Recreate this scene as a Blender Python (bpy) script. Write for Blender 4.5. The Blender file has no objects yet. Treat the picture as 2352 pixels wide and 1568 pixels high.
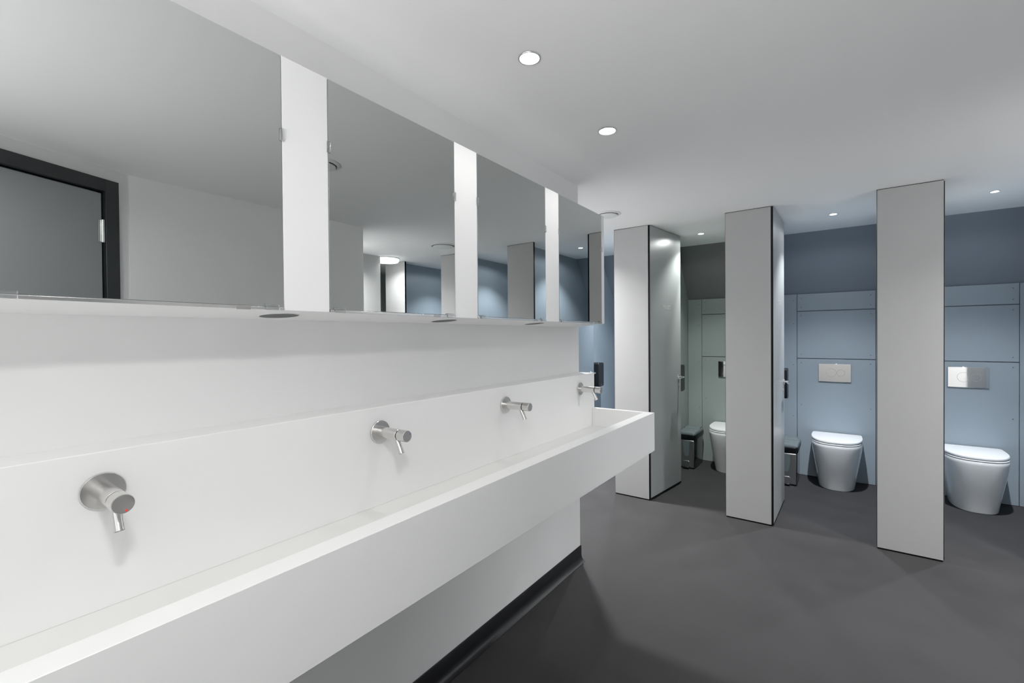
import bpy, bmesh, math
from mathutils import Matrix, Vector

sc = bpy.context.scene
COL = sc.collection
PI = math.pi
H = 2.4                      # ceiling height
C_FRONT = 0.1996             # front plane of the mirror cabinet
F0, PHI = 3.8708, -0.0077    # cubicle fronts: line y = F0, turned by PHI


def fr(x, y):
    c, s = math.cos(PHI), math.sin(PHI)
    return (x * c - y * s, F0 + x * s + y * c)


# ------------------------------------------------------------------ materials
def lin(c):
    return tuple((v / 12.92) if v <= 0.04045 else ((v + 0.055) / 1.055) ** 2.4 for v in c)


def mat(name, rgb, rough=0.5, metal=0.0, spec=0.5, noise=0.0, nscale=8.0, emit=0.0, bump=0.0,
        bscale=200.0, coat=0.0, rvar=0.0, ecol=None, aniso=0.0):
    m = bpy.data.materials.new(name)
    m.use_nodes = True
    nt = m.node_tree
    b = nt.nodes['Principled BSDF']
    b.inputs['Base Color'].default_value = (*rgb, 1)
    b.inputs['Roughness'].default_value = rough
    b.inputs['Metallic'].default_value = metal
    b.inputs['Specular IOR Level'].default_value = spec
    b.inputs['Coat Weight'].default_value = coat
    b.inputs['Anisotropic'].default_value = aniso
    if emit:
        b.inputs['Emission Color'].default_value = (*(ecol or rgb), 1)
        b.inputs['Emission Strength'].default_value = emit
    tc = nt.nodes.new('ShaderNodeTexCoord')
    if noise or rvar:
        n = nt.nodes.new('ShaderNodeTexNoise')
        n.inputs['Scale'].default_value = nscale
        n.inputs['Detail'].default_value = 5
        nt.links.new(tc.outputs['Object'], n.inputs['Vector'])
        if noise:
            r = nt.nodes.new('ShaderNodeMapRange')
            r.inputs['From Min'].default_value = 0.3
            r.inputs['From Max'].default_value = 0.7
            r.inputs['To Min'].default_value = 1 - noise
            r.inputs['To Max'].default_value = 1 + noise
            nt.links.new(n.outputs['Fac'], r.inputs['Value'])
            mx = nt.nodes.new('ShaderNodeVectorMath')
            mx.operation = 'SCALE'
            mx.inputs[0].default_value = rgb
            nt.links.new(r.outputs['Result'], mx.inputs['Scale'])
            nt.links.new(mx.outputs['Vector'], b.inputs['Base Color'])
        if rvar:
            r2 = nt.nodes.new('ShaderNodeMapRange')
            r2.inputs['From Min'].default_value = 0.3
            r2.inputs['From Max'].default_value = 0.7
            r2.inputs['To Min'].default_value = rough - rvar
            r2.inputs['To Max'].default_value = rough + rvar
            nt.links.new(n.outputs['Fac'], r2.inputs['Value'])
            nt.links.new(r2.outputs['Result'], b.inputs['Roughness'])
    if bump:
        n2 = nt.nodes.new('ShaderNodeTexNoise')
        n2.inputs['Scale'].default_value = bscale
        n2.inputs['Detail'].default_value = 3
        nt.links.new(tc.outputs['Object'], n2.inputs['Vector'])
        bp = nt.nodes.new('ShaderNodeBump')
        bp.inputs['Strength'].default_value = bump
        bp.inputs['Distance'].default_value = 0.002
        nt.links.new(n2.outputs['Fac'], bp.inputs['Height'])
        nt.links.new(bp.outputs['Normal'], b.inputs['Normal'])
    return m


M = {}
M['wall'] = mat('white_paint', (0.78, 0.78, 0.775), 0.6, noise=0.012, nscale=2.5)
M['ceil'] = mat('ceiling_paint', (0.92, 0.92, 0.92), 0.8, noise=0.01, nscale=1.5)
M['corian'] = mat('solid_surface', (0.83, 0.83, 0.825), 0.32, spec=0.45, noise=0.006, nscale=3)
M['wallr'] = mat('white_paint_brightened', (0.88, 0.88, 0.875), 0.6, noise=0.01, nscale=2.5)  # wall white raised in colour to make up for weak light there
M['trough'] = mat('solid_surface_shaded', (0.72, 0.718, 0.70), 0.38, spec=0.4, noise=0.006, nscale=3)  # same solid surface, shade inside the trough put into its colour
M['cab'] = mat('cabinet_white', (0.86, 0.86, 0.86), 0.4, noise=0.005, nscale=3)
M['floor'] = mat('grey_vinyl', (0.0255, 0.0243, 0.0252), 0.75, spec=0.12, noise=0.13, nscale=4.5, bump=0.15, bscale=350, rvar=0.06)
M['base'] = mat('black_skirting', (0.006, 0.006, 0.007), 0.4, spec=0.3)
M['pil'] = mat('grey_laminate', (0.335, 0.335, 0.335), 0.42, spec=0.4, noise=0.01, nscale=5)
M['door'] = mat('door_laminate', (0.27, 0.285, 0.285), 0.3, spec=0.6, noise=0.01, nscale=5)
M['bluedoor'] = mat('blue_door_dimmed', (0.12, 0.148, 0.172), 0.4, spec=0.4)  # door laminate darkened in colour against the strong lamp beside it
M['core'] = mat('black_core', (0.003, 0.0033, 0.0036), 0.6, spec=0.1)
M['blue'] = mat('blue_grey_laminate', (0.225, 0.272, 0.315), 0.42, spec=0.4, noise=0.01, nscale=5)
M['bluew'] = mat('blue_grey_shaded', (0.165, 0.193, 0.232), 0.55, spec=0.3, noise=0.01, nscale=5)  # shade of the overhanging slope put into the blue-grey
M['green'] = mat('green_cast_laminate', (0.225, 0.265, 0.255), 0.42, spec=0.4, noise=0.01, nscale=5)  # same blue-grey laminate, local greenish cast put into its colour
M['greenw'] = mat('green_grey_shaded', (0.132, 0.140, 0.138), 0.55, spec=0.3, noise=0.01, nscale=5)  # greenish version, shade of the overhang put into the colour
M['joint'] = mat('faint_joint', (0.62, 0.615, 0.60), 0.5)
M['seam'] = mat('dark_joint', (0.03, 0.04, 0.05), 0.7)
M['screw'] = mat('screw_head', (0.10, 0.12, 0.14), 0.4, metal=0.5)
M['ceramic'] = mat('white_ceramic', (0.80, 0.81, 0.81), 0.12, spec=0.6, coat=0.4, noise=0.004)
M['lid'] = mat('seat_plastic', (0.78, 0.79, 0.80), 0.22, spec=0.5, noise=0.004)
M['gap'] = mat('shadow_gap', (0.05, 0.055, 0.06), 0.6)
M['steel'] = mat('brushed_steel', (0.66, 0.65, 0.635), 0.2, metal=1.0, rvar=0.02, nscale=20)
M['steeld'] = mat('satin_steel', (0.50, 0.49, 0.475), 0.32, metal=1.0, rvar=0.05, nscale=60)
M['chrome'] = mat('polished_chrome', (0.93, 0.93, 0.92), 0.05, metal=1.0, rvar=0.02, nscale=6)
M['mirror'] = mat('mirror_silver', (0.525, 0.545, 0.535), 0.0, metal=1.0)
M['medge'] = mat('mirror_edge', (0.30, 0.34, 0.33), 0.15, spec=0.6)
M['rail'] = mat('rail_metal', (0.70, 0.70, 0.69), 0.2, metal=1.0)
M['clip'] = mat('clear_clip', (0.93, 0.94, 0.94), 0.06, spec=0.6)
M['clip'].node_tree.nodes['Principled BSDF'].inputs['Transmission Weight'].default_value = 0.95
M['black'] = mat('black_plastic', (0.004, 0.005, 0.006), 0.35, spec=0.2)
M['binlid'] = mat('dark_bin_lid', (0.10, 0.125, 0.13), 0.25, spec=0.6)
M['binbody'] = mat('bin_steel', (0.42, 0.42, 0.42), 0.32, metal=1.0, rvar=0.04, nscale=9)
M['bindark'] = mat('bin_steel_dark_reflection', (0.05, 0.052, 0.052), 0.15, metal=0.6)  # steel body, its dark reflection put into the colour
M['hole'] = mat('dark_outlet', (0.025, 0.025, 0.026), 0.5)
M['white'] = mat('white_plastic', (0.80, 0.81, 0.80), 0.4)
M['glow'] = mat('lamp_glow', (1, 1, 1), 0.5, emit=6.0)
M['sglow'] = mat('spot_glow', (0.93, 0.97, 1.0), 0.5, emit=6.0)
M['red'] = mat('red_dot', (0.75, 0.03, 0.02), 0.4)
M['bluedot'] = mat('blue_dot', (0.05, 0.12, 0.6), 0.4)
M['frame'] = mat('black_door_frame', (0.014, 0.016, 0.018), 0.4)
M['leaf'] = mat('grey_door_leaf', (0.27, 0.28, 0.29), 0.45, noise=0.01)
M['sign'] = mat('pale_sign', (0.50, 0.53, 0.52), 0.5)


# ------------------------------------------------------------------ mesh builder
class MB:
    def __init__(self):
        self.v, self.f, self.m = [], [], []

    def add(self, vs, fs, mi=0):
        o = len(self.v)
        self.v += [tuple(q) for q in vs]
        for f in fs:
            self.f.append([i + o for i in f])
            self.m.append(mi)
        return self

    def box(self, x0, x1, y0, y1, z0, z1, mi=0, faces=None):
        v = [(x, y, z) for z in (z0, z1) for y in (y0, y1) for x in (x0, x1)]
        fs = [(0, 2, 3, 1), (4, 5, 7, 6), (0, 1, 5, 4), (2, 6, 7, 3), (0, 4, 6, 2), (1, 3, 7, 5)]
        # order: bottom, top, -y, +y, -x, +x
        o = len(self.v)
        self.v += v
        for k, f in enumerate(fs):
            self.f.append([i + o for i in f])
            self.m.append(faces[k] if faces else mi)
        return self

    def prism(self, pts, a0, a1, axis='y', mi=0):
        """extrude a closed 2D outline along an axis"""
        n = len(pts)

        def P(p, a):
            if axis == 'y':
                return (p[0], a, p[1])
            if axis == 'x':
                return (a, p[0], p[1])
            return (p[0], p[1], a)
        vs = [P(p, a0) for p in pts] + [P(p, a1) for p in pts]
        fs = [tuple(range(n))[::-1], tuple(range(n, 2 * n))]
        for i in range(n):
            j = (i + 1) % n
            fs.append((i, j, n + j, n + i))
        return self.add(vs, fs, mi)

    def loft(self, rings, mi=0, cap0=True, cap1=True):
        n = len(rings[0])
        vs = [p for r in rings for p in r]
        fs = []
        for k in range(len(rings) - 1):
            for i in range(n):
                j = (i + 1) % n
                fs.append((k * n + i, k * n + j, (k + 1) * n + j, (k + 1) * n + i))
        if cap0:
            fs.append(tuple(range(n))[::-1])
        if cap1:
            fs.append(tuple(range((len(rings) - 1) * n, len(rings) * n)))
        return self.add(vs, fs, mi)

    def lathe(self, prof, o=(0, 0, 0), d=(0, 0, 1), n=48, mi=0):
        """prof: list of (radius, distance along d)"""
        d = Vector(d).normalized()
        a = d.orthogonal().normalized()
        b = d.cross(a)
        o = Vector(o)
        rings = []
        for r, h in prof:
            rings.append([o + d * h + (a * math.cos(2 * PI * i / n) + b * math.sin(2 * PI * i / n)) * max(r, 1e-5)
                          for i in range(n)])
        return self.loft(rings, mi)

    def tube(self, p0, p1, r, n=24, mi=0):
        p0, p1 = Vector(p0), Vector(p1)
        return self.lathe([(r, 0), (r, (p1 - p0).length)], p0, p1 - p0, n, mi)

    def build(self, name, mats, parent=None, loc=None, rz=0.0, bevel=0.0, seg=2, smooth=False, subsurf=0):
        me = bpy.data.meshes.new(name)
        me.from_pydata(self.v, [], self.f)
        if not isinstance(mats, (list, tuple)):
            mats = [mats]
        for m in mats:
            me.materials.append(m)
        for p, mi in zip(me.polygons, self.m):
            p.material_index = mi
        bm = bmesh.new()
        bm.from_mesh(me)
        bmesh.ops.recalc_face_normals(bm, faces=bm.faces)
        bm.to_mesh(me)
        bm.free()
        o = bpy.data.objects.new(name, me)
        COL.objects.link(o)
        if parent:
            o.parent = parent
        if loc:
            o.location = loc
        o.rotation_euler.z = rz
        if bevel:
            b = o.modifiers.new('bevel', 'BEVEL')
            b.width = bevel
            b.segments = seg
            b.limit_method = 'ANGLE'
            b.angle_limit = math.radians(40)
        if smooth or bevel:
            for p in me.polygons:
                p.use_smooth = True
            me.set_sharp_from_angle(angle=math.radians(38))
        return o


def tag(o, label=None, cat=None, group=None, kind=None):
    if label:
        o['label'] = label
    if cat:
        o['category'] = cat
    if group:
        o['group'] = group
    if kind:
        o['kind'] = kind
    return o


def thing(name, loc, rz, label, cat, group=None):
    o = bpy.data.objects.new(name, None)
    o.empty_display_size = 0.05
    COL.objects.link(o)
    o.location = loc
    o.rotation_euler.z = rz
    return tag(o, label, cat, group)


def struct(o, label=None, cat=None):
    o['kind'] = 'structure'
    return tag(o, label, cat)


def dup(root, loc, rz=None, label=None):
    """copy of a thing together with its parts and sub-parts"""
    def rec(o, parent):
        c = o.copy()
        COL.objects.link(c)
        c.parent = parent
        for ch in list(o.children):
            rec(ch, c)
        return c
    r = rec(root, None)
    r.location = loc
    if rz is not None:
        r.rotation_euler.z = rz
    if label:
        r['label'] = label
    return r


# ------------------------------------------------------------------ setting
LW = 2.597
YB = -1.6
XL, XR = -1.55, 4.72
struct(MB().box(XL - .1, XR + .1, YB - .1, 5.75, -0.06, 0).build('floor', M['floor']),
       'dark grey smooth vinyl floor running under the trough and into the cubicles', 'floor')
struct(MB().box(XL - .1, XR + .1, YB - .1, 5.75, H, H + 0.06).build('ceiling', M['ceil']),
       'plain pale grey ceiling with round downlights', 'ceiling')
struct(MB().box(-0.22, 0, YB, LW, 0, H).build('wall_left', M['wall']),
       'white wall behind the mirrors and the long trough basin', 'wall')
# skirting under the trough with a coved foot
cove = [(0, 0), (0, 0.0945), (0.004, 0.0965), (0.0065, 0.093), (0.0065, 0.035), (0.010, 0.018), (0.020, 0.006), (0.034, 0.0015), (0.034, 0)]
struct(MB().prism(cove, YB, LW + 0.006, 'y').build('baseboard_left', M['base'], smooth=True),
       'black coved skirting along the foot of the white wall under the trough', 'skirting')
# the rest of the shell
struct(MB().box(XL, -0.22, LW - 0.1, LW, 0, H).build('wall_lobby', M['wall']), 'white wall behind the sink wall end', 'wall')
struct(MB().box(XL - 0.08, XL, LW - .1, 5.7, 0, H).build('wall_far_left', M['wall']), 'white wall at the far left', 'wall')
struct(MB().box(2.4138, 3.60, 0.8511, 2.4484, 0, H).build('wall_right', M['wallr']),
       'white wall opposite the trough, seen in the mirrors', 'wall')
struct(MB().box(3.4506, 3.60, 2.4484, 3.4343, 0, H).build('wall_right_recess', M['pil']),
       'grey side wall of the recess opposite, seen in the second mirror', 'wall')
struct(MB().box(3.60, XR, 3.30, 3.4343, 0, H).build('wall_right_return', M['wall']), 'white wall return at the far right', 'wall')
struct(MB().box(XR, XR + .08, 3.4, 5.7, 0, H).build('wall_far_right', M['greenw']), 'grey green wall at the far right', 'wall')

# wall with the dark door frame (oblique), local x runs from the corner along the wall
ax, ay = 2.422, 0.853
ex, ey = 2.228 - 2.422, 0.34 - 0.853
ang = math.atan2(ey, ex)
WL = 1.55
struct(MB().box(0, 0.070, 0, 0.12, 0, H).box(1.01, WL, 0, 0.12, 0, H).box(0.070, 1.01, 0, 0.12, 2.335, H)
       .build('wall_right_oblique', M['wallr'], loc=(ax, ay, 0), rz=ang), 'white angled wall around the dark door frame', 'wall')
ecx, ecy = ax + math.cos(ang) * WL, ay + math.sin(ang) * WL
struct(MB().box(ecx, ecx + 0.12, YB, ecy + 0.02, 0, H).build('wall_right_near', M['wall']), 'white wall beside the entrance door', 'wall')
struct(MB().box(-0.22, ecx + .12, YB - 0.1, YB, 0, H).build('wall_front', M['wall']), 'white wall behind the camera', 'wall')
d1 = thing('door_1', (ax, ay, 0), ang, 'grey door in a black frame, reflected in the nearest mirror', 'door')
d1['kind'] = 'structure'
# visible face of the wall is local -y?  the room lies on the side of the negative local y
MB().box(0.060, 0.128, -0.012, 0.12, 0, 2.336).box(0.952, 1.020, -0.012, 0.12, 0, 2.336).box(0.128, 0.952, -0.012, 0.12, 2.268, 2.336) \
    .box(0.128, 0.140, 0.028, 0.12, 0, 2.268).box(0.940, 0.952, 0.028, 0.12, 0, 2.268).box(0.14, 0.94, 0.028, 0.12, 2.256, 2.268) \
    .build('door_frame', M['frame'], d1, bevel=0.002)
MB().box(0.141, 0.939, 0.004, 0.026, 0.008, 2.254).build('door_leaf', M['leaf'], d1)
for z in (0.25, 2.045):
    MB().lathe([(0.008, 0), (0.008, 0.125)], (0.138, -0.004, z - 0.0625), (0, 0, 1), 20) \
        .box(0.138, 0.160, 0.0005, 0.0045, z - 0.06, z + 0.06).build('hinge', M['rail'], d1, smooth=True)

# back wall of the cubicle row: upright lower part, upper part leaning out over it
YBk, YTk, ZP = 5.472 - F0, 5.0742 - F0, 1.8491
xl = [-1.002, -0.087, 0.844, 1.775, 2.71, 3.71]         # left walls of the cubicles 0..5
xr = [x - 0.071 for x in xl[1:]] + [4.6]                # right walls
X0 = fr(XL, 0)
kinds = ['blue', 'green', 'blue', 'blue', 'blue', 'green']
for k, kd in enumerate(kinds):
    a = xl[k] - 0.0355 if k else -1.5
    b = xr[k] + 0.0355 if k < 5 else 4.68
    yb = YBk + 0.018
    prof = [(yb, 0), (yb, ZP), (YTk, H), (YTk + 0.62, H), (YTk + 0.62, 0)]
    struct(MB().prism(prof, a, b, 'x').build('wall_back', M[kd + 'w'], loc=(*fr(0, 0), 0), rz=PHI),
           ['dark blue-grey', 'dark grey-green', 'dark blue-grey', 'dark blue-grey', 'dark blue', 'dark grey-green'][k] +
           ' sloping wall above the panels of ' + ['the cubicle at the far left', 'the first cubicle with the half-hidden toilet',
           'the middle cubicle', 'the rightmost visible cubicle', 'a cubicle seen only in the mirrors', 'the last cubicle in the mirrors'][k], 'wall')

# cubicle dividers
names = ['at the far left', 'between the far left and first cubicles', 'between the first and middle cubicles',
         'between the middle and right cubicles', 'right of the right cubicle', 'right of the mirrored cubicle']
for k in range(6):
    a, b = (xl[k] - 0.071, xl[k])
    kl = kinds[k - 1] if k else 'blue'
    mb = MB().box(a, b, 0.03, YBk + 0.017, 0, H, faces=[0, 0, 0, 0, 0, 1])
    o = mb.build('divider_wall', [M[kl], M[kinds[k]]], loc=(*fr(0, 0), 0), rz=PHI)
    tag(o, 'full-height dividing panel ' + names[k], 'partition', 'cubicle dividers')
struct(MB().box(4.6, 4.68, 0.0, YBk + 0.017, 0, H).build('wall_cubicle_end', M['green'], loc=(*fr(0, 0), 0), rz=PHI), 'grey green end wall', 'wall')

# pilasters at the fronts
pil = [(-1.23, -0.915), (-0.3045, 0.0113), (0.6293, 0.9462), (1.5658, 1.8947), (2.50, 2.8643), (3.4967, 3.8655)]
plab = ['grey front panel left of the far left cubicle, hidden by the sink wall',
        'grey full-height front panel nearest the trough end, leftmost in view',
        'grey full-height front panel standing in the middle of the cubicle row',
        'grey full-height front panel at the right, nearest the camera',
        'pale grey front panel reflected at the right of the second mirror',
        'pale front panel beside the bright lamp in the second mirror']
for k, (a, b) in enumerate(pil):
    t = thing('front_panel', (*fr((a + b) / 2, 0), 0), PHI, plab[k], 'panel', 'front panels of the cubicles')
    w = (b - a) / 2
    MB().box(-w, w, 0.0015, 0.024, 0.008, H - 0.001).build('core_board', M['core'], t)
    MB().box(-w + 0.0025, w - 0.0012, 0, 0.0014, 0.012, H - 0.005).build('face_sheet', M['pil'], t)
    MB().box(-w + 0.0025, w - 0.0012, 0.0242, 0.0254, 0.012, H - 0.005).build('back_sheet', M['pil'], t)  # pale backing added to bounce light into the cubicles
    MB().box(-w + 0.004, w - 0.004, 0.004, 0.02, 0, 0.0079).build('foot_shade', M['core'], t)  # black strip painting the shade in the gap at the floor

# cubicle doors, standing open into the cubicles
DL = 0.635


def make_door(k, ang_open, lab):
    # local +y runs along the leaf from the hinge; visible face is local +x
    x, y = fr(pil[k][1] + (0.0155 if k < 3 else 0.008), 0.001 if k < 3 else 0.0245)
    t = thing('cubicle_door', (x, y, 0), PHI - ang_open, lab, 'door', 'open cubicle doors')
    MB().box(-0.0135, -0.0012, 0.0, DL, 0.010, H - 0.004).build('core_board', M['core'], t)
    MB().box(-0.0012, 0.0, 0.004, DL - 0.003, 0.026, H - 0.006).build('face_sheet', M['bluedoor' if k == 0 else 'door'], t)
    MB().box(-0.0147, -0.0135, 0.002, DL - 0.002, 0.014, H - 0.006).build('inner_sheet', M['blue'], t)
    hz, hy = 1.04, DL - 0.055
    hd = MB().lathe([(0.0, 0), (0.024, 0), (0.024, 0.006), (0.022, 0.008), (0.0, 0.008)], (0.0002, hy, hz), (1, 0, 0), 40) \
        .lathe([(0.009, 0.0), (0.009, 0.042)], (0.0082, hy, hz), (1, 0, 0), 24).build('handle_rose', M['chrome'], t, smooth=True)
    MB().lathe([(0.0, 0), (0.007, 0.0), (0.009, 0.004), (0.009, 0.118), (0.007, 0.122), (0, 0.122)], (0.046, hy + 0.008, hz), (0, -1, 0), 24) \
        .build('lever', M['chrome'], hd, smooth=True)
    ind = MB().lathe([(0.0, 0), (0.018, 0), (0.018, 0.005), (0.0, 0.006)], (0.0002, hy, hz - 0.07), (1, 0, 0), 32) \
        .build('lock_indicator', M['chrome'], t, smooth=True)
    s = MB()
    seg = {'T': [(0, 1, .82, 1), (.38, .62, 0, .82)], 'O': [(0, .24, 0, 1), (.76, 1, 0, 1), (.24, .76, .82, 1), (.24, .76, 0, .18)],
           'I': [(.3, .7, 0, 1)], 'L': [(0, .26, 0, 1), (.26, 1, 0, .18)], 'E': [(0, .26, 0, 1), (.26, 1, .82, 1), (.26, .85, .41, .59), (.26, 1, 0, .18)]}
    y0, lw, lh, pitch = DL - 0.385, 0.0205, 0.034, 0.0265
    for i, ch in enumerate('TOILET'):
        for a, b, c, d in seg[ch]:
            ya = y0 + i * pitch
            s.box(0.0002, 0.0012, ya + a * lw, ya + b * lw, 1.680 + c * lh, 1.680 + d * lh)
    s.build('door_sign', M['sign'], t)
    return t


make_door(0, math.radians(7.2), 'open cubicle door at the far left, behind the end of the sink wall')
make_door(1, math.radians(7.2), 'open grey cubicle door beside the leftmost front panel, catching a highlight')
make_door(2, math.radians(1.0), 'open blue-lit cubicle door seen almost edge-on beside the middle front panel')
make_door(3, math.radians(-0.8), 'open cubicle door hidden behind the right front panel')

# panelling on the back walls
posn = ['the far left cubicle', 'the first cubicle, grey-green', 'the middle cubicle', 'the right cubicle', 'the mirrored cubicle', 'the last cubicle']
for k in range(5):
    kd = kinds[k]
    x0 = xl[k] + 0.154
    x1 = x0 + 0.635
    g = 0.0022
    cells = [('filler_panel', xl[k] + 0.002, x0 - g, 0, ZP, 'narrow full-height wall panel on the left of '),
             ('wall_panel', x0 + g, x1 - g, 0, 1.192 - g, 'tall lower wall panel behind the toilet in '),
             ('wall_panel', x0 + g, x1 - g, 1.192 + g, 1.673 - g, 'middle wall panel above the flush plate in '),
             ('wall_panel', x0 + g, x1 - g, 1.673 + g, ZP, 'shallow top wall panel under the slope in '),
             ('filler_panel', x1 + g, xr[k] - 0.002, 0, ZP, 'narrow full-height wall panel on the right of ')]
    for nm, a, b, z0, z1, lb in cells:
        c = (a + b) / 2
        t = thing(nm, (*fr(c, YBk), z0), PHI, lb + posn[k], 'panel', 'panels on the cubicle back walls')
        MB().box(a - c, b - c, 0, 0.0165, 0.003, z1 - z0).build('sheet', M[kd], t, bevel=0.0012)
        sx = [b - c - 0.035, a - c + 0.035] if nm == 'wall_panel' else [b - c - 0.03]
        zs = [0.04, (z1 - z0) - 0.04] if z1 - z0 < 0.6 else ([(z1 - z0) - 0.04, 0.72] if nm == 'wall_panel' else [z1 - 0.06, z1 - 0.3, z1 - 0.72, 0.6])
        for xx in sx:
            for zz in zs:
                MB().lathe([(0, 0), (0.0045, 0), (0.0045, 0.0012), (0, 0.0015)], (xx, -0.0001, zz), (0, -1, 0), 16) \
                    .build('screw', M['screw'], t)
    # dark joint backing
# ------------------------------------------------------------------ toilets
def dring(hw, L, z, n=64, straight=0.27, e=2.7, yb=0.0, rc=0.0):
    """D outline, flat at the wall (y=yb), rounded at the front (-y)"""
    pts = []
    s = L * straight
    m = n - 8
    for i in range(m + 1):
        a = PI * i / m
        ca, sa = math.cos(a), math.sin(a)
        x = hw * math.copysign(abs(ca) ** (2 / e), ca)
        y = -(s + (L - s) * abs(sa) ** (2 / e))
        pts.append((x, yb + y, z))
    # back edge
    r = min(0.012, s * .5)
    pts += [(-hw * 0.985, yb - r, z), (-hw * 0.955, yb, z), (-hw * 0.4, yb, z), (0, yb, z), (hw * 0.4, yb, z), (hw * 0.955, yb, z), (hw * 0.985, yb - r, z)]
    return pts


def make_toilet(cx, lab):
    t = thing('toilet', (*fr(cx, YBk - 0.003), 0), PHI, lab, 'toilet', 'white back-to-wall toilets')
    prof = [(0.0, 0.138, 0.385), (0.004, 0.146, 0.392), (0.03, 0.150, 0.397), (0.10, 0.160, 0.412), (0.19, 0.173, 0.436),
            (0.28, 0.186, 0.458), (0.35, 0.196, 0.472), (0.40, 0.201, 0.480), (0.419, 0.2015, 0.481), (0.427, 0.198, 0.477), (0.429, 0.188, 0.466)]
    MB().loft([dring(hw, L, z) for z, hw, L in prof]).build('bowl', M['ceramic'], t, smooth=True)
    st = MB().loft([dring(hw, L, z) for z, hw, L in ((0.4295, 0.190, 0.470), (0.4315, 0.197, 0.478), (0.4365, 0.199, 0.480), (0.4395, 0.197, 0.478), (0.4400, 0.19, 0.470))]) \
        .build('seat', M['lid'], t, smooth=True)
    MB().loft([dring(0.188, 0.466, 0.4395), dring(0.188, 0.466, 0.4435)]).build('seat_gap', M['gap'], st, smooth=True)
    ldp = [(0.4435, 0.190, 0.470), (0.4450, 0.199, 0.477), (0.4500, 0.2015, 0.4795), (0.4580, 0.2015, 0.4795), (0.4635, 0.198, 0.476), (0.4655, 0.189, 0.466)]
    ld = MB().loft([dring(hw, L - 0.03, z, yb=-0.02, e=2.6, straight=0.24) for z, hw, L in ldp]).build('lid', M['lid'], t, smooth=True)
    for s in (-1, 1):
        MB().lathe([(0, 0), (0.011, 0), (0.011, 0.03), (0, 0.032)], (s * 0.078 + 0.016, -0.018, 0.4425), (-1, 0, 0), 20).build('hinge', M['chrome'], t, smooth=True)
    return t


make_toilet(0.401, 'white toilet with closed lid, half hidden behind the middle front panel')
make_toilet(1.330, 'white toilet with closed lid, fully in view between the two right front panels')
make_toilet(2.262, 'white toilet with closed lid at the right edge, largest and nearest')


# flush plates
def make_plate(x0, x1, lab):
    c = (x0 + x1) / 2
    w = (x1 - x0) / 2
    t = thing('flush_plate', (*fr(c, YBk - 0.0005), 1.057), PHI, lab, 'flush plate', 'flush plates above the toilets')
    MB().box(-w, w, -0.012, 0.0, -0.089, 0.089).build('plate', M['chrome'], t, bevel=0.003)
    for px, r in ((-0.028, 0.040), (0.050, 0.031)):
        n = 56
        mb = MB()
        mb.lathe([(0, 0), (r, 0), (r, 0.0009), (0, 0.0009)], (px, -0.0121, 0), (0, -1, 0), n)
        b = mb.build('flush_button', M['chrome'], t, smooth=True)
        MB().lathe([(r, 0), (r + 0.0022, 0), (r + 0.0022, 0.0006), (r, 0.0006), (r, 0)], (px, -0.0121, 0), (0, -1, 0), n).build('button_ring', M['steeld'], b, smooth=True)
    return t


make_plate(0.243, 0.507, 'polished flush plate looking black, cut off by the middle front panel')
make_plate(1.182, 1.446, 'polished flush plate with two round buttons above the fully visible toilet')
make_plate(2.128, 2.388, 'polished flush plate with two round buttons at the right edge, showing reflections')


# paper dispensers
def rrect(a0, a1, b0, b1, r, n=5):
    pts = []
    for cx, cy, s in ((a1 - r, b1 - r, 0), (a0 + r, b1 - r, 1), (a0 + r, b0 + r, 2), (a1 - r, b0 + r, 3)):
        for i in range(n + 1):
            a = PI / 2 * (s + i / n)
            pts.append((cx + r * math.cos(a), cy + r * math.sin(a)))
    return pts


def make_disp(k, y0, y1, d, lab):
    t = thing('paper_dispenser', (*fr(xl[k] + 0.0005, (y0 + y1) / 2 - F0), 0.852), PHI, lab, 'dispenser', 'black dispensers on the cubicle walls')
    w = (y1 - y0) / 2
    MB().prism(rrect(-w, w, 0, 0.275, 0.022), 0.0, d * 0.45, 'x').build('back_case', M['black'], t, bevel=0.003)
    MB().prism(rrect(-w, w, 0, 0.275, 0.022), d * 0.45 + 0.001, d, 'x').build('cover', M['black'], t, bevel=0.006)
    MB().box(d * 0.5, d + 0.001, -0.012, 0.012, -0.002, 0.03).build('latch', M['hole'], t)


make_disp(0, 4.79, 4.93, 0.10, 'black wall dispenser in the gap between sink wall and leftmost front panel')
make_disp(1, 4.83, 4.975, 0.10, 'slim black wall dispenser beside the chrome handle of the first open door')
make_disp(2, 4.80, 4.93, 0.125, 'black wall dispenser just behind the almost edge-on middle door')


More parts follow.
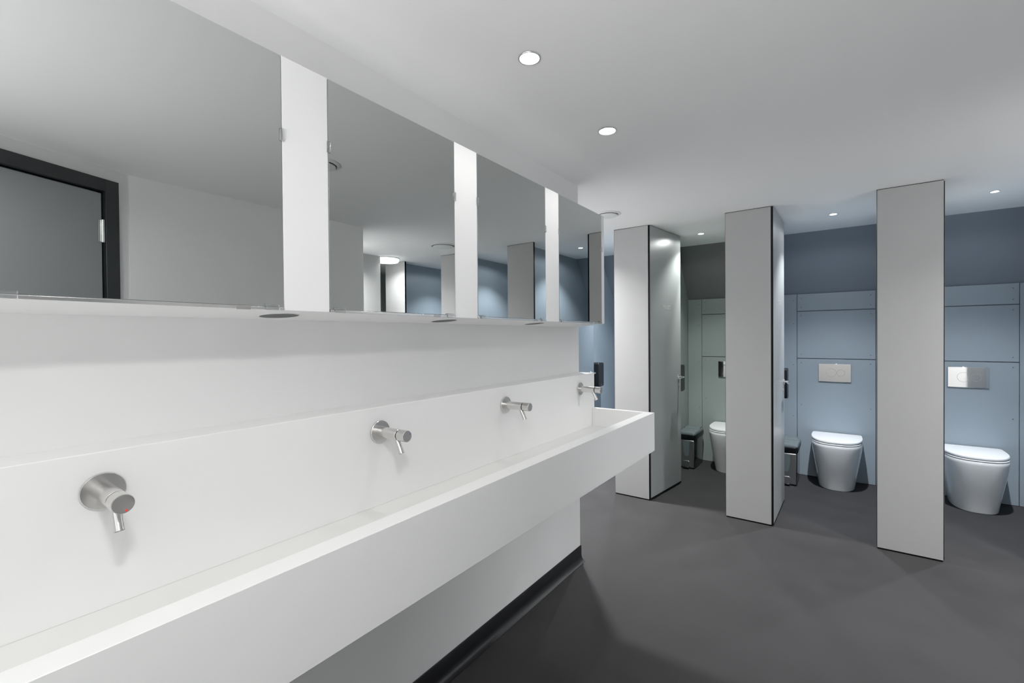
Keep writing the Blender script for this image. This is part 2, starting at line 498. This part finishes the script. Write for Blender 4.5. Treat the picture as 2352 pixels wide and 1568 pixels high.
# pedal bins
def make_bin(x0, x1, y0, y1, lab):
    cx, cy = (x0 + x1) / 2, (y0 + y1) / 2
    w, dp = (x1 - x0) / 2, (y1 - y0) / 2
    t = thing('pedal_bin', (*fr(cx, cy - F0), 0), PHI, lab, 'bin', 'pedal bins beside the toilets')

    def rr(s, z, r=0.02, ex=0.0):
        return [(p[0], p[1], z) for p in rrect(-w * s - ex, w * s + ex, -dp * s - ex, dp * s + ex, r, 6)]
    MB().loft([rr(0.93, 0.012), rr(0.95, 0.02), rr(1.0, 0.31)]).build('body', M['bindark'], t, smooth=True)
    fp = MB().box(-w * 0.9, w * 0.9, -dp - 0.004, -dp + 0.010, 0.014, 0.305).build('front_plate', M['binbody'], t, bevel=0.004)
    pts = []
    for i in range(17):
        a = PI + PI * i / 16
        pts.append((0.027 * math.cos(a), 0.185 + 0.055 * math.sin(a) - 0.0))
    pts += [(0.034, 0.298), (-0.034, 0.298)]
    MB().prism(pts, -dp - 0.0065, -dp - 0.0042, 'y').build('front_recess', M['binlid'], fp)
    MB().box(-w * 0.97, w * 0.97, -dp * 0.97, dp * 0.97, 0, 0.012).build('base', M['black'], t, bevel=0.004)
    MB().loft([rr(1.0, 0.3105, 0.024, 0.004), rr(1.0, 0.33, 0.026, 0.008), rr(1.0, 0.362, 0.026, 0.008), rr(1.0, 0.366, 0.024, 0.004)]).build('rim', M['black'], t, smooth=True)
    ld = MB()
    ld.loft([rr(1.0, 0.3665, 0.026, 0.007), rr(1.0, 0.378, 0.028, 0.008), rr(1.0, 0.390, 0.030, 0.002), rr(1.0, 0.393, 0.03, -0.008)])
    lo = ld.build('lid', M['binlid'], t, smooth=True)
    MB().prism([(dp * 0.30, 0.3935), (dp * 0.36, 0.402), (dp * 0.9, 0.402), (dp * 0.94, 0.3935)], -w * 0.9, w * 0.9, 'x').build('lid_hinge_cover', M['binlid'], lo)
    pd = MB().prism(rrect(-0.035, 0.035, 0.020, 0.085, 0.018), -dp - 0.012, -dp - 0.0045, 'y').build('pedal_arch', M['binbody'], t, bevel=0.002)
    MB().box(-0.033, 0.033, -dp - 0.040, -dp - 0.0125, 0.012, 0.024).build('pedal', M['black'], pd, bevel=0.005)
    return t


make_bin(-0.078, 0.092, 5.045, 5.41, 'dark-lidded pedal bin beside the half-hidden toilet in the first cubicle')
make_bin(0.853, 1.030, 5.02, 5.39, 'dark-lidded pedal bin beside the fully visible toilet, partly behind the door')

# ------------------------------------------------------------------ trough basin
S, A, ZR, ZB, ZL, ZF, T, L = 0.1125, 0.4916, 0.9963, 0.7772, 1.2112, 0.8853, 0.0558, 2.5847
Y0 = -1.2
tr = thing('wall_mounted_trough', (0, 0.7, ZB), 0, 'long white solid-surface trough basin with four wall taps', 'basin')
yo = -0.7
MB().box(0.0002, S, Y0 + yo, L + yo, 0, ZL - ZB).build('splashback_ledge', M['corian'], tr, bevel=0.0012)
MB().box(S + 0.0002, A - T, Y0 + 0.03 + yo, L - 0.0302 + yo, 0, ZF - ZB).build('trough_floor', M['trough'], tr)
MB().box(A - T + 0.0002, A, Y0 + yo, L + yo, 0, ZR - ZB).build('front_apron', M['corian'], tr, bevel=0.0012)
for a, b in ((L - 0.030, L), (Y0, Y0 + 0.0298)):
    MB().box(S + 0.0002, A - T - 0.0001, a + yo, b + yo, 0, ZR - ZB).build('end_panel', M['corian'], tr, bevel=0.001)
MB().box(S + 0.0003, S + 0.0018, Y0 + 0.04 + yo, L - 0.04 + yo, ZF - ZB, ZF - ZB + 0.0008).build('floor_joint', M['joint'], tr)
MB().box(S + 0.0003, S + 0.0012, L - 0.0315 + yo, L - 0.0303 + yo, ZF - ZB, ZR - ZB).build('corner_joint', M['joint'], tr)
# narrow lighter fall strip inside
# ------------------------------------------------------------------ taps
def make_tap(y, lab, dot=None):
    t = thing('wall_tap', (S, y, 1.130), 0, lab, 'tap', 'brushed steel wall taps')
    MB().lathe([(0, 0.0003), (0.0375, 0.0003), (0.0375, 0.0045), (0.0362, 0.006), (0.0195, 0.006)], (0, 0, 0), (1, 0, 0), 72).build('rosette', M['steel'], t, smooth=True)
    bd = MB().lathe([(0.0178, 0.0062), (0.0178, 0.0955), (0.0170, 0.0965), (0.0, 0.0965)], (0, 0, 0), (1, 0, 0), 64).build('tap_body', M['steel'], t, smooth=True)
    MB().lathe([(0.0142, 0.0967), (0.0142, 0.1016)], (0, 0, 0), (1, 0, 0), 48).build('collar', M['hole'], bd, smooth=True)
    kn = MB().lathe([(0, 0.1018), (0.0174, 0.1018), (0.0182, 0.1028), (0.0182, 0.1345)], (0, 0, 0), (1, 0, 0), 64)
    k = kn.build('push_knob', M['steel'], t, smooth=True)
    MB().lathe([(0.0182, 0.1345), (0.0174, 0.1360), (0.0, 0.1360)], (0, 0, 0), (1, 0, 0), 64).build('knob_cap', M['steeld'], k, smooth=True)
    p0, p1 = Vector((0.0850, 0, -0.012)), Vector((0.1080, 0, -0.058))
    d = (p1 - p0).normalized()
    mb = MB()
    mb.lathe([(0.0092, 0), (0.0092, (p1 - p0).length), (0.0075, (p1 - p0).length), (0.0072, (p1 - p0).length - 0.004), (0, (p1 - p0).length - 0.004)], p0, d, 40)
    mb.build('spout', M['steel'], t, smooth=True)
    if dot:
        yy, zz = (0.0045, -0.0128) if dot == 'red' else (0.011, 0.006)
        MB().lathe([(0, 0), (0.0021, 0), (0.0021, 0.0004), (0, 0.0005)], (0.1361, yy, zz), (1, 0, 0), 20).build('marker_dot', M['red' if dot == 'red' else 'bluedot'], k)
    return t


make_tap(0.264, 'nearest steel wall tap, at the left, with a red dot on its knob', 'red')
make_tap(0.960, 'second steel wall tap from the left, over the middle of the trough', 'blue')
make_tap(1.658, 'third steel wall tap from the left, smaller in view')
make_tap(2.392, 'farthest steel wall tap, at the end of the trough by the dark dispenser')

# ------------------------------------------------------------------ mirror cabinet
MT, MBz = 2.1645, 1.5148
W, G, M1 = 0.5092, 0.1287, 0.6008
cab = thing('mirror_cabinet', (0, 0.7, MBz), 0, 'long white wall cabinet carrying the row of mirrors above the trough', 'cabinet')
CE = 2.552
MB().prism([(0.0005, -0.017), (0.0005, MT - MBz), (C_FRONT - 0.0062, MT - MBz), (C_FRONT - 0.0062, -0.0005)], -1.2 - 0.7, CE - 0.7, 'y').build('carcass', M['cab'], cab, bevel=0.001)
ys = [(M1 - W + k * (W + G), M1 + k * (W + G)) for k in range(-2, 4)]
edges = [-1.2] + [v for p in ys for v in p] + [CE]
for i in range(0, len(edges), 2):
    a, b = edges[i], edges[i + 1]
    MB().box(C_FRONT - 0.006, C_FRONT - 0.0005, a - 0.7 + 0.001, b - 0.7 - 0.001, 0.0, MT - MBz).build('front_strip', M['cab'], cab, bevel=0.0008)
mlab = ['mirror beyond the left edge, out of view', 'mirror beside the left edge, out of view',
        'largest wall mirror at the left, reflecting the black door frame',
        'second wall mirror from the left, reflecting the bright ceiling lamp',
        'third wall mirror from the left, reflecting a grey panel and blue walls',
        'last narrow-looking mirror at the right end of the cabinet']
for k, (a, b) in enumerate(ys):
    c = (a + b) / 2
    w = (b - a) / 2
    t = thing('wall_mirror', (C_FRONT, c, MBz), 0, mlab[k], 'mirror', 'mirrors on the white cabinet')
    hh = MT - MBz
    MB().box(-0.0055, -0.0006, -w + 0.0008, w - 0.0008, 0.008, hh - 0.0015).build('glass_edge', M['medge'], t)
    MB().box(-0.0005, 0.0, -w + 0.0016, w - 0.0016, 0.0085, hh - 0.0022).build('mirror_glass', M['mirror'], t)
    MB().box(-0.0055, 0.0022, -w + 0.0008, w - 0.0008, 0.0, 0.0072).build('bottom_rail', M['rail'], t, bevel=0.0006)
    for s in (-1, 1):
        zc = 0.447 + (0.012 if s < 0 else 0.0)
        cl = MB()
        yy = s * w
        cl.box(0.0002, 0.0042, min(yy - s * 0.006, yy + s * 0.005), max(yy - s * 0.006, yy + s * 0.005), zc - 0.016, zc + 0.016)
        cl.build('side_clip', M['clip'], t, bevel=0.0015)
        cb = MB()
        y1 = s * (w - 0.03)
        cb.box(0.0026, 0.0056, y1 - 0.017, y1 + 0.017, -0.001, 0.014)
        cb.build('bottom_clip', M['clip'], t, bevel=0.001)
    MB().box(0.0026, 0.0046, 0.14, 0.172, -0.002, 0.006).build('rail_joint', M['steeld'], t)

# round outlets in the underside of the cabinet
def make_outlet(y, x, lab):
    t = thing('round_outlet', (x, y, MBz - 0.017 * (1 - x / C_FRONT)), 0, lab, 'outlet', 'round dark outlets under the mirror cabinet')
    t.rotation_euler.y = -math.atan(0.017 / C_FRONT)
    MB().lathe([(0, -0.0006), (0.049, -0.0006), (0.049, -0.0012), (0, -0.0012)], (0, 0, 0), (0, 0, 1), 48).build('grille', M['hole'], t)
    MB().lathe([(0.0492, -0.0003), (0.052, -0.0003), (0.052, -0.0016), (0.0492, -0.0016), (0.0492, -0.0003)], (0, 0, 0), (0, 0, 1), 48).build('ring', M['white'], t)


make_outlet(0.640, 0.098, 'round dark outlet under the cabinet below the first white gap')
make_outlet(1.278, 0.102, 'round dark outlet under the cabinet below the second white gap')
make_outlet(1.916, 0.106, 'round dark outlet under the cabinet below the third white gap')


# ------------------------------------------------------------------ ceiling fittings
def make_downlight(x, y, r, lab, group, glow):
    t = thing('downlight', (x, y, H), 0, lab, 'downlight', group)
    MB().lathe([(r * 0.86, -0.0002), (r, -0.0002), (r, -0.0025), (r * 0.97, -0.004), (r * 0.88, -0.004), (r * 0.86, -0.002), (r * 0.86, -0.0002)], (0, 0, 0), (0, 0, 1), 64) \
        .build('trim_ring', M['rail'], t, smooth=True)
    MB().lathe([(0, -0.0003), (r * 0.855, -0.0003), (r * 0.85, -0.003), (r * 0.75, -0.0055), (r * 0.5, -0.007), (0, -0.0075)], (0, 0, 0), (0, 0, 1), 64) \
        .build('lens', M[glow], t, smooth=True)
    return t


make_downlight(0.492, 1.306, 0.039, 'round glowing downlight nearest the camera, upper one over the trough', 'room downlights', 'glow')
make_downlight(0.478, 1.981, 0.043, 'round glowing downlight farther along, lower of the two over the trough', 'room downlights', 'glow')
make_downlight(0.299, 4.510, 0.030, 'tiny downlight in the first cubicle, leftmost of the small ones', 'cubicle downlights', 'sglow')
make_downlight(1.325, 4.427, 0.029, 'tiny downlight in the middle cubicle', 'cubicle downlights', 'sglow')
make_downlight(2.222, 4.394, 0.025, 'tiny downlight in the right cubicle, rightmost of the small ones', 'cubicle downlights', 'sglow')
make_downlight(-0.50, 4.43, 0.027, 'tiny downlight hidden in the far left cubicle', 'cubicle downlights', 'sglow')
make_downlight(3.14, 4.43, 0.027, 'tiny downlight in the cubicle seen only in mirrors', 'cubicle downlights', 'sglow')


def make_vent(x, y, r, lab):
    t = thing('ceiling_vent', (x, y, H), 0, lab, 'vent', 'round ceiling vents')
    MB().lathe([(r * 0.80, -0.0003), (r, -0.0003), (r, -0.003), (r * 0.93, -0.008), (r * 0.82, -0.010), (r * 0.80, -0.006), (r * 0.80, -0.0003)], (0, 0, 0), (0, 0, 1), 64) \
        .build('flange', M['white'], t, smooth=True)
    MB().lathe([(0, -0.0004), (r * 0.795, -0.0004), (r * 0.795, -0.002), (0, -0.002)], (0, 0, 0), (0, 0, 1), 64).build('throat', M['hole'], t)
    MB().lathe([(0, -0.004), (r * 0.3, -0.004), (r * 0.74, -0.012), (r * 0.74, -0.017), (r * 0.6, -0.022), (0, -0.025)], (0, 0, 0), (0, 0, 1), 64).build('disc', M['white'], t, smooth=True)


make_vent(-0.12, 3.335, 0.098, 'round white ceiling vent beside the top right corner of the mirrors')
make_vent(2.414, 3.43, 0.145, 'round ceiling vent reflected at the right of the second mirror')
make_vent(1.359, 1.418, 0.10, 'round ceiling vent reflected at the upper left edge of the second mirror')


def make_disc_light(x, y, r, lab):
    t = thing('ceiling_light', (x, y, H), 0, lab, 'ceiling light', 'disc ceiling lights')
    MB().lathe([(0, -0.0003), (r, -0.0003), (r, -0.012), (r * 0.97, -0.014), (0, -0.014)], (0, 0, 0), (0, 0, 1), 64).build('ring', M['white'], t, smooth=True)
    MB().lathe([(0, -0.0142), (r * 0.955, -0.0142), (r * 0.95, -0.035), (r * 0.88, -0.048), (0, -0.054)], (0, 0, 0), (0, 0, 1), 64).build('diffuser', M['glow'], t, smooth=True)


make_disc_light(3.50, 3.57, 0.15, 'bright disc ceiling light reflected beside the pale panel in the second mirror')
make_disc_light(-0.98, 3.71, 0.11, 'bright disc ceiling light hidden behind the end of the sink wall')
make_disc_light(3.14, 2.74, 0.15, 'bright disc ceiling light in the recess opposite, hidden behind its wall')
make_disc_light(1.52, -0.05, 0.14, 'bright disc ceiling light directly above the camera')


# ------------------------------------------------------------------ lights
def area(name, loc, size, power, col=(1, 1, 1), rot=(0, 0, 0), spread=180, shape='DISK', sy=None):
    l = bpy.data.lights.new(name, 'AREA')
    l.shape = shape
    l.size = size
    if sy:
        l.size_y = sy
    l.energy = power
    l.color = col
    l.spread = math.radians(spread)
    o = bpy.data.objects.new(name, l)
    o.location = loc
    o.rotation_euler = rot
    COL.objects.link(o)
    return o


def spot(name, loc, power, col=(1, 1, 1), size=140, blend=0.5, r=0.03, rot=(0, 0, 0)):
    l = bpy.data.lights.new(name, 'SPOT')
    l.energy = power
    l.color = col
    l.spot_size = math.radians(size)
    l.spot_blend = blend
    l.shadow_soft_size = r
    o = bpy.data.objects.new(name, l)
    o.location = loc
    o.rotation_euler = rot
    COL.objects.link(o)
    return o


area('key_lamp', (1.52, -0.05, H - 0.062), 0.2, 14, (1.0, 0.995, 0.985), spread=170)
area('lobby_lamp', (-0.98, 3.71, H - 0.062), 0.18, 95, (1, 1, 1), spread=140)
area('recess_lamp', (3.14, 2.74, H - 0.062), 0.26, 54, (1, 1, 1), spread=152)
area('far_lamp', (3.50, 3.57, H - 0.062), 0.26, 17, (1, 1, 1), spread=150)
for x, y in ((0.492, 1.306), (0.478, 1.981)):
    spot('downlight_lamp', (x, y, H - 0.02), 9, (1, 0.99, 0.97), 136, 0.7, 0.03)
for x, y, c, p in ((0.299, 4.51, (0.95, 1.0, 0.97), 52), (1.325, 4.427, (0.90, 0.95, 1.0), 90), (2.222, 4.394, (0.90, 0.95, 1.0), 90),
                   (-0.50, 4.43, (0.90, 0.95, 1.0), 90), (3.14, 4.43, (0.90, 0.95, 1.0), 90)):
    spot('cubicle_lamp', (x, y, H - 0.018), p, c, 112, 0.6, 0.02)
    spot('cubicle_spill', (x, y, H - 0.018), p * 0.10, c, 168, 0.25, 0.02)
    spot('cubicle_centre', (x, y, H - 0.018), p * 1.7, c, 58, 0.7, 0.02, (math.radians(9), 0, 0))
# added fill lamps behind the camera, standing in for even ambient light
area('fill_up', (1.15, -1.15, 1.15), 0.9, 20, (1, 1, 1), rot=(PI - 0.55, math.radians(-8), 0), spread=112, shape='SQUARE')
area('fill_back', (1.2, -1.5, 1.8), 0.9, 2, (1, 1, 1), rot=(PI / 2, 0, 0), spread=180, shape='SQUARE')

w = bpy.data.worlds.new('world')
w.use_nodes = True
w.node_tree.nodes['Background'].inputs['Color'].default_value = (0.8, 0.85, 0.9, 1)
w.node_tree.nodes['Background'].inputs['Strength'].default_value = 0.3
sc.world = w

# ------------------------------------------------------------------ camera
yaw, pitch, roll = 0.6184203452323677, -0.009696967440850083, -0.008027837893302546
f_px, sx, sy = 1039.4049, 9.9595, -2.0769
fw = Vector((-math.sin(yaw) * math.cos(pitch), math.cos(yaw) * math.cos(pitch), math.sin(pitch)))
rt = Vector((math.cos(yaw), math.sin(yaw), 0))
up = rt.cross(fw)
R = rt * math.cos(roll) + up * math.sin(roll)
U = -rt * math.sin(roll) + up * math.cos(roll)
cd = bpy.data.cameras.new('camera')
cam = bpy.data.objects.new('camera', cd)
COL.objects.link(cam)
mx = Matrix((R, U, -fw)).transposed().to_4x4()
mx.translation = Vector((1.35643489, 0, 1.44346595))
cam.matrix_world = mx
cd.sensor_width = 36
cd.sensor_fit = 'HORIZONTAL'
cd.lens = f_px / 2352 * 36
cd.shift_x = -sx / 2352
cd.shift_y = sy / 2352
cd.clip_start = 0.02
sc.camera = cam

sc.view_settings.view_transform = 'Standard'
sc.view_settings.look = 'None'
sc.view_settings.exposure = 0.0
sc.view_settings.gamma = 1.2
sc.cycles.max_bounces = 9
sc.cycles.diffuse_bounces = 6
sc.cycles.glossy_bounces = 6
sc.cycles.use_denoising = True
sc.cycles.use_adaptive_sampling = True
sc.cycles.adaptive_threshold = 0.015
sc.cycles.sample_clamp_indirect = 4
sc.cycles.caustics_reflective = False
